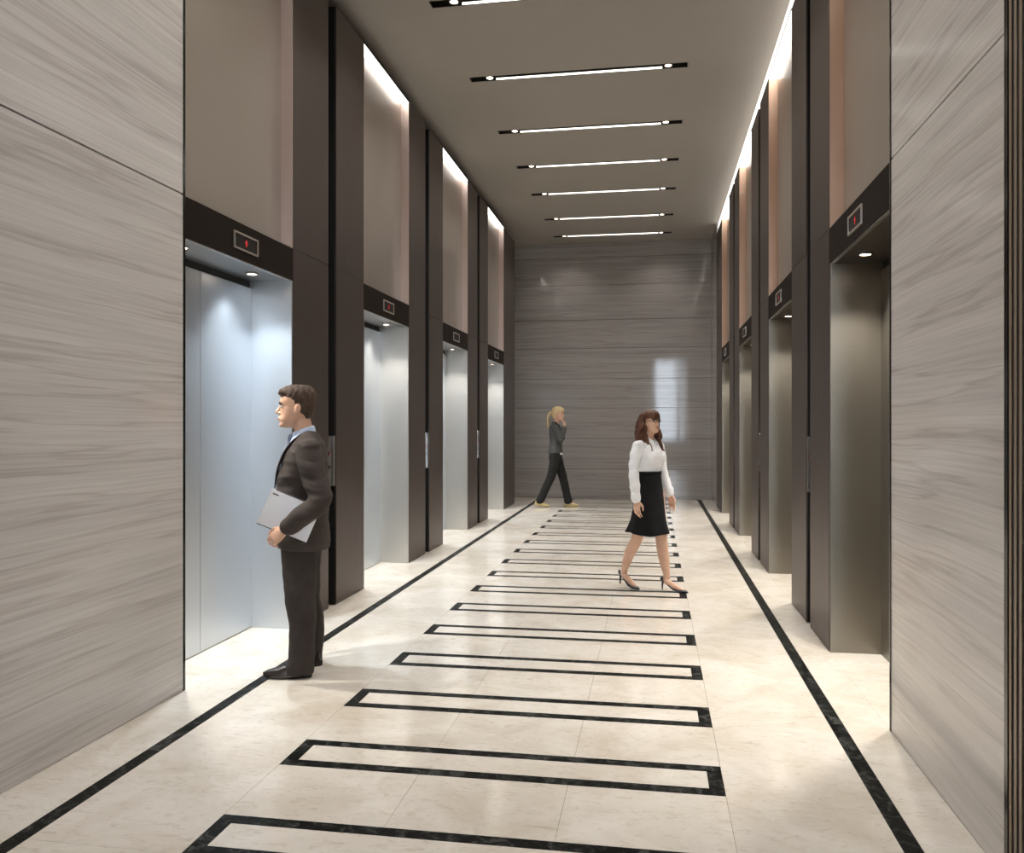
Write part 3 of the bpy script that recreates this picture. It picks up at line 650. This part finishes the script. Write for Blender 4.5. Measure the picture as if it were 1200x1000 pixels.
# ------------------------------------------------------------------ woman in blouse and skirt, walking
w1 = person('woman with long auburn hair walking in white blouse, black skirt and heels', (-0.03, 7.70, 0), (0.83, -0.56))
HM = head_matrix(0.012, 0.0, 1.425, -0.22, -0.10); HS = 0.875
b = Sh(); head_shell(b, HM, HS)
b.tube([(-0.03, 0, 1.30), (-0.018, 0, 1.37), (0.0, 0, 1.45), (0.005, 0, 1.48)], [0.055, 0.045, 0.046, 0.05], 16)
b.stack([(0.78, 0.08, -0.11, 0.14), (0.88, 0.085, -0.12, 0.155), (0.98, 0.078, -0.10, 0.13), (1.08, 0.07, -0.082, 0.105), (1.18, 0.085, -0.09, 0.12), (1.27, 0.075, -0.095, 0.135), (1.33, 0.04, -0.08, 0.11), (1.365, 0.015, -0.065, 0.055)])
RK, RA = (-0.085, -0.078, 0.47), (-0.232, -0.07, 0.165)
LK, LA = (0.065, 0.085, 0.475), (0.125, 0.09, 0.125)
b.tube([(-0.02, -0.08, 0.86), (-0.045, -0.08, 0.66), RK, (-0.165, -0.075, 0.335), RA], [0.085, 0.072, 0.053, 0.051, 0.030], 18)
b.tube([(0.0, 0.08, 0.86), (0.035, 0.082, 0.66), LK, (0.085, 0.087, 0.32), LA], [0.085, 0.072, 0.053, 0.051, 0.030], 18)
b.tube([RA, (-0.235, -0.07, 0.120), (-0.165, -0.07, 0.065), (-0.105, -0.07, 0.022)], [0.030, 0.031, 0.027, 0.016], 14)
b.tube([LA, (0.120, 0.09, 0.088), (0.20, 0.09, 0.046), (0.30, 0.09, 0.018)], [0.030, 0.031, 0.027, 0.014], 14)
RS2, RE2, RW2 = (-0.02, -0.155, 1.315), (-0.035, -0.20, 1.085), (-0.01, -0.205, 0.845)
LS2, LE2, LW2 = (-0.01, 0.155, 1.315), (0.0, 0.20, 1.09), (0.07, 0.205, 0.875)
b.tube([RS2, RE2, RW2], [0.042, 0.034, 0.024], 14); b.tube([LS2, LE2, LW2], [0.042, 0.034, 0.024], 14)
hand(b, (-0.005, -0.205, 0.825), (0.08, 0.0, -1), (0, 1, 0.05), (1, 0, 0), 0.92, (0.15, 0.3, 0.25), 0.06, 0.2)
hand(b, (0.078, 0.205, 0.855), (0.28, 0.0, -1), (0, -1, 0), (1, 0, 0.2), 0.92, (0.15, 0.3, 0.25), 0.06, 0.2)
fused(b, 'body', 'skin_woman', w1, 0.0045, 2)
face_parts(w1, HM, HS, 'hair_auburn')
# glasses
g = Sh()
for q in (-1, 1):
    ring = [(0.104 * HS + 0.004 * math.cos(a) * q * 0, q * 0.034 * HS + 0.024 * HS * math.cos(a), 0.115 * HS + 0.017 * HS * math.sin(a)) for a in np.linspace(0, 2 * PI, 17)]
    g.tube(ring, [0.0016] * 17, 6, side=(1, 0, 0), sub=1)
    g.tube([(0.102 * HS, q * 0.058 * HS, 0.12 * HS), (0.05 * HS, q * 0.076 * HS, 0.12 * HS), (0.0, q * 0.080 * HS, 0.115 * HS)], [0.0016] * 3, 6, sub=2)
g.tube([(0.105 * HS, -0.010 * HS, 0.118 * HS), (0.108 * HS, 0, 0.121 * HS), (0.105 * HS, 0.010 * HS, 0.118 * HS)], [0.0016] * 3, 6, side=(0, 0, 1), sub=2)
g.move(HM); plain(g, 'glasses', 'iris', w1)
# hair: cap, fringe and wavy locks
h = Sh().stack([(-0.02, -0.04, -0.105, 0.070), (0.03, -0.035, -0.112, 0.082), (0.07, -0.03, -0.116, 0.087), (0.11, -0.01, -0.120, 0.090), (0.135, 0.035, -0.121, 0.091),
                (0.150, 0.107, -0.121, 0.091), (0.17, 0.112, -0.120, 0.090), (0.19, 0.108, -0.116, 0.086), (0.21, 0.094, -0.105, 0.077), (0.228, 0.070, -0.088, 0.060), (0.242, 0.030, -0.05, 0.03)], 36, sc=HS, pw=2.3)
h.ball((0.088 * HS, 0, 0.155 * HS), (0.022, 0.055, 0.022))
h.move(HM); hr = fused(h, 'hair', 'hair_auburn', w1, 0.005, 2, wrinkle(0.002, 150, 180, 30, 1.5))
rnd = random.Random(3); lk = Sh()
for q in range(64):
    a = rnd.uniform(1.25, 2 * PI - 1.35) - 0.2; rr = rnd.uniform(0.88, 1.03)
    cx, cy = -0.015, 0.0
    x0 = cx + 0.088 * math.cos(a) * rr; y0 = cy + 0.082 * math.sin(a) * rr
    ln = rnd.uniform(0.22, 0.31); ph = rnd.uniform(0, 6.3); z0 = 1.59
    pts, rads = [], []
    for i in range(9):
        u = i / 8; wv = 0.021 * math.sin(ph + u * 12) * (0.3 + u); wy = 0.021 * math.cos(ph + u * 12) * (0.3 + u)
        out = (0.86 + 0.5 * u if u < 0.3 else 1.01) + 0.22 * math.sin(u * PI * 0.8)
        pts.append((x0 * out + wv + 0.01, y0 * out + wy, z0 - ln * u - 0.02 * u)); rads.append(0.0125 * (1 - 0.65 * u ** 2))
    lk.tube(pts, rads, 7, sub=2)
for q in (-1, 1):
    for k in range(9):    # locks falling in front of the shoulders
        ph = rnd.uniform(0, 6.3); y0 = q * rnd.uniform(0.062, 0.082); x0 = rnd.uniform(-0.035, 0.005) + q * 0.012; pts, rads = [], []
        for i in range(9):
            u = i / 8
            pts.append((x0 + 0.085 * u * u + 0.014 * math.sin(ph + u * 10), y0 * (1 + 0.05 * u) + 0.012 * math.cos(ph + u * 10), 1.535 - 0.27 * u)); rads.append(0.0125 * (1 - 0.6 * u ** 2))
        lk.tube(pts, rads, 7, sub=2)
plain(lk, 'hair_locks', 'hair_auburn', hr)
# blouse
j = Sh().stack([(1.045, 0.086, -0.095, 0.118), (1.09, 0.086, -0.096, 0.118), (1.15, 0.100, -0.100, 0.128), (1.21, 0.122, -0.102, 0.138), (1.26, 0.108, -0.106, 0.145), (1.31, 0.070, -0.100, 0.138), (1.345, 0.035, -0.088, 0.105), (1.372, 0.012, -0.074, 0.062)], 36)
for q in (-1, 1): j.ball((0.072, q * 0.062, 1.205), (0.056, 0.055, 0.055))
for sdd, p in ((-1, (RS2, RE2, RW2)), (1, (LS2, LE2, LW2))):
    j.ball((-0.015, sdd * 0.135, 1.312), (0.055, 0.045, 0.05))
    s0, e0, w0 = [np.array(v) for v in p]
    j.tube([tuple(s0), tuple((s0 + e0) / 2 + A(-0.003, sdd * 0.008, 0)), tuple(e0), tuple((e0 + w0) / 2), tuple(w0 + A(0, 0, -0.01))], [0.052, 0.052, 0.046, 0.045, 0.042], 18)
bl_ = fused(j, 'blouse', 'blouse', w1, 0.0055, 4, wrinkle(0.0045, 22, 24, 46, 0.9))
cl = Sh()
for q in (-1, 1):
    cl.tube([(-0.055, q * 0.05, 1.385), (0.0, q * 0.055, 1.375), (0.045, q * 0.038, 1.345), (0.07, q * 0.045, 1.315)], [0.014, 0.018, 0.022, 0.006], 10, side=(0.7, q * 0.6, 0.3), flat=0.3)
plain(cl, 'collar', 'blouse', bl_)
for k in range(4):
    bt = Sh().ball((0.112 - 0.008 * abs(k - 1.6) - (0.03 if k == 3 else 0), 0.0, 1.12 + 0.055 * k), (0.005, 0.006, 0.006)); plain(bt, 'button', 'blouse', bl_)
for p in ((RW2, -1), (LW2, 1)):
    e = Sh().tube([A(*p[0]) + A(-0.003, 0, 0.035), A(*p[0]) + A(0.002, 0, -0.012)], [0.0435, 0.0425], 18, sub=2); plain(e, 'cuff', 'blouse', bl_)
# skirt
def flare(p, a):
    u = max(0.0, (0.80 - p[2]) / 0.29)
    k = 1 + 0.05 * u * math.sin(a * 7 + 0.6)
    return A(p[0] * k, p[1] * k, p[2] + 0.012 * u * math.cos(a * 3))
s = Sh().stack([(0.515, 0.185, -0.235, 0.178), (0.56, 0.168, -0.205, 0.175), (0.64, 0.140, -0.165, 0.172), (0.74, 0.120, -0.142, 0.170), (0.84, 0.108, -0.135, 0.165), (0.92, 0.100, -0.124, 0.152), (1.0, 0.094, -0.108, 0.130), (1.06, 0.092, -0.100, 0.120), (1.08, 0.092, -0.099, 0.119)], 64, fn=flare)
sk = fused(s, 'skirt', 'black_cloth', w1, 0.006, 2)
e = Sh().stack([(1.052, 0.096, -0.104, 0.124), (1.080, 0.096, -0.104, 0.123)], 40); plain(e, 'waistband', 'black_cloth', sk)
# heeled shoes: sole follows the arch, separate stiletto
def pump(heel, ball, toe, y):
    s = Sh(); hx, hz = heel; bx_, bz = ball; tx, tz = toe
    L = []
    for u, wd, up in ((0.0, 0.020, 0.045), (0.12, 0.027, 0.048), (0.3, 0.027, 0.040), (0.5, 0.031, 0.024), (0.68, 0.038, 0.020), (0.85, 0.028, 0.026), (0.96, 0.012, 0.020), (1.0, 0.004, 0.010)):
        if u < 0.6: v = u / 0.6; x = hx + (bx_ - hx) * v; z = hz + (bz - hz) * (3 * v * v - 2 * v ** 3)
        else: v = (u - 0.6) / 0.4; x = bx_ + (tx - bx_) * v; z = bz + (tz - bz) * v
        L.append([A(x, y + wd * math.cos(2 * PI * j / 18), z + up / 2 + up / 2 * math.sin(2 * PI * j / 18)) for j in range(18)])
    s.loft(L); so = fused(s, 'shoe', 'leather_grey', w1, 0.0045, 1)
    e = Sh().tube([(hx + 0.02, y, hz + 0.012), (hx + 0.012, y, hz * 0.5), (hx + 0.012 + 0.0, y, max(0.006, hz - 0.085))], [0.015, 0.008, 0.006], 10, sub=3); plain(e, 'heel', 'leather_grey', so)
pump((-0.292, 0.118), (-0.155, 0.010), (-0.062, 0.003), -0.07)
pump((0.062, 0.078), (0.225, 0.006), (0.345, 0.003), 0.09)

# ------------------------------------------------------------------ woman in grey jacket, walking by the end wall
w2 = person('blonde woman in grey jacket and dark trousers walking along the end wall', (-1.745, 15.2, 0), (0.995, 0.06))
HM = head_matrix(0.03, 0.0, 1.585, -0.25, 0.05); HS = 1.02
b = Sh(); head_shell(b, HM, HS)
b.tube([(-0.02, 0, 1.45), (0.0, 0, 1.53), (0.015, 0, 1.62), (0.02, 0, 1.65)], [0.06, 0.05, 0.05, 0.055], 14)
b.stack([(0.86, 0.09, -0.12, 0.155), (0.98, 0.09, -0.125, 0.165), (1.12, 0.08, -0.10, 0.13), (1.26, 0.095, -0.10, 0.14), (1.38, 0.09, -0.11, 0.155), (1.46, 0.05, -0.09, 0.12), (1.51, 0.03, -0.06, 0.06)])
b.tube([(0.0, 0.085, 0.95), (0.11, 0.08, 0.56), (0.215, 0.075, 0.13)], [0.085, 0.058, 0.036], 14)
b.tube([(0.0, -0.085, 0.95), (-0.08, -0.08, 0.56), (-0.285, -0.075, 0.14)], [0.085, 0.058, 0.036], 14)
b.tube([(0.20, 0.075, 0.07), (0.28, 0.075, 0.05), (0.36, 0.075, 0.035)], [0.03, 0.03, 0.02], 12)
b.tube([(-0.30, -0.075, 0.09), (-0.24, -0.075, 0.05), (-0.19, -0.075, 0.028)], [0.03, 0.03, 0.02], 12)
RS3, RE3, RW3 = (-0.01, -0.17, 1.45), (0.085, -0.185, 1.235), (0.15, -0.05, 1.44)
LS3, LE3, LW3 = (0.0, 0.17, 1.45), (0.08, 0.17, 1.25), (0.125, 0.02, 1.26)
b.tube([RS3, RE3, RW3], [0.048, 0.04, 0.027], 12); b.tube([LS3, LE3, LW3], [0.048, 0.04, 0.027], 12)
hand(b, (0.148, -0.035, 1.47), (-0.05, 0.2, 1), (-0.6, 0.5, 0), (0.5, 0.5, 0.2), 0.95, (0.7, 0.9, 0.6), 0.05, 0.4)
hand(b, (0.125, 0.0, 1.26), (-0.1, -1, 0.05), (-1, 0, 0), (0, 0, 1), 0.95)
fused(b, 'body', 'skin_woman', w2, 0.006, 2)
face_parts(w2, HM, HS, 'hair_blonde')
h = Sh().stack([(0.03, -0.04, -0.095, 0.055), (0.07, -0.02, -0.108, 0.078), (0.105, 0.0, -0.113, 0.083), (0.13, 0.045, -0.116, 0.085), (0.155, 0.085, -0.117, 0.086), (0.175, 0.105, -0.117, 0.086), (0.195, 0.105, -0.112, 0.082), (0.215, 0.09, -0.102, 0.073), (0.234, 0.06, -0.08, 0.055), (0.246, 0.02, -0.04, 0.025)], 32, sc=HS, pw=2.3).move(HM)
hr = fused(h, 'hair', 'hair_blonde', w2, 0.006, 2, wrinkle(0.002, 120, 140, 40, 0.3))
p = Sh()
for k in range(9):
    a = 2 * PI * k / 9; c0 = 0.016 * math.cos(a); s0 = 0.016 * math.sin(a)
    p.tube([(-0.085, s0, 1.715 + c0), (-0.135, s0 * 1.6, 1.69 + c0), (-0.155, s0 * 1.8, 1.60), (-0.150 + 0.5 * c0, s0 * 1.3, 1.50), (-0.150, s0 * 0.5, 1.44)], [0.016, 0.02, 0.02, 0.015, 0.005], 8, sub=3)
plain(p, 'ponytail', 'hair_blonde', hr)
j = Sh().stack([(0.99, 0.118, -0.155, 0.18), (1.06, 0.112, -0.14, 0.165), (1.14, 0.104, -0.122, 0.15), (1.25, 0.115, -0.122, 0.158), (1.36, 0.118, -0.13, 0.172), (1.44, 0.085, -0.122, 0.165), (1.49, 0.045, -0.105, 0.12), (1.53, 0.03, -0.09, 0.075), (1.555, 0.03, -0.085, 0.066)], 32)
for sdd, pp in ((-1, (RS3, RE3, RW3)), (1, (LS3, LE3, LW3))):
    j.ball((-0.005, sdd * 0.155, 1.44), (0.065, 0.05, 0.06)); j.tube([pp[0], tuple((A(*pp[0]) + A(*pp[1])) / 2), pp[1]], [0.062, 0.06, 0.056], 16); j.tube([pp[1], tuple((A(*pp[1]) + A(*pp[2])) / 2), pp[2]], [0.056, 0.052, 0.042], 16)
jk = fused(j, 'jacket', 'jacket_grey', w2, 0.007, 3, wrinkle(0.004, 18, 20, 28, 2.0))
for q in (-1, 1):
    l = Sh().tube([(-0.03, q * 0.075, 1.56), (0.05, q * 0.07, 1.50), (0.115, q * 0.045, 1.38), (0.122, q * 0.02, 1.25)], [0.012, 0.022, 0.026, 0.006], 10, side=(0.7, 0, 0.6), flat=0.25); plain(l, 'lapel', 'jacket_grey', jk)
c = Sh().stack([(0.955, 0.122, -0.02, 0.12), (1.0, 0.112, -0.02, 0.11)], 24); fused(c, 'shirt', 'blouse', w2, 0.007, 1)
t = Sh().stack([(0.86, 0.105, -0.135, 0.165), (0.95, 0.105, -0.135, 0.17), (1.05, 0.092, -0.118, 0.145)], 28)
t.tube([(-0.005, 0.085, 0.95), (0.05, 0.083, 0.75), (0.115, 0.08, 0.54), (0.17, 0.077, 0.32), (0.215, 0.075, 0.095)], [0.10, 0.092, 0.078, 0.072, 0.074], 20)
t.tube([(-0.015, -0.085, 0.95), (-0.04, -0.083, 0.75), (-0.095, -0.08, 0.55), (-0.19, -0.077, 0.34), (-0.295, -0.075, 0.115)], [0.10, 0.092, 0.078, 0.072, 0.074], 20)
fused(t, 'trousers', 'trouser_black', w2, 0.007, 3, wrinkle(0.004, 20, 14, 18, 1.1))
def flat_shoe(x, y, pitch, z):
    s = Sh().stack([(0.0, 0.20, -0.065, 0.042, 0, 2.4), (0.025, 0.205, -0.07, 0.045, 0, 2.3), (0.045, 0.175, -0.068, 0.042), (0.065, 0.10, -0.064, 0.038), (0.085, 0.05, -0.06, 0.034)], 28)
    s.move(Matrix.Translation((x, y, z)) @ Matrix.Rotation(pitch, 4, 'Y')); so = fused(s, 'shoe', 'leather_tan', w2, 0.006, 2)
    e = Sh().stack([(0.0, 0.195, -0.066, 0.043, 0, 2.4), (0.010, 0.20, -0.069, 0.045, 0, 2.4)], 28); e.move(Matrix.Translation((x, y, z - 0.001)) @ Matrix.Rotation(pitch, 4, 'Y')); plain(e, 'sole', 'leather_tan', so, False)
flat_shoe(0.20, 0.075, 0.0, 0.002); flat_shoe(-0.325, -0.075, 0.14, 0.031)
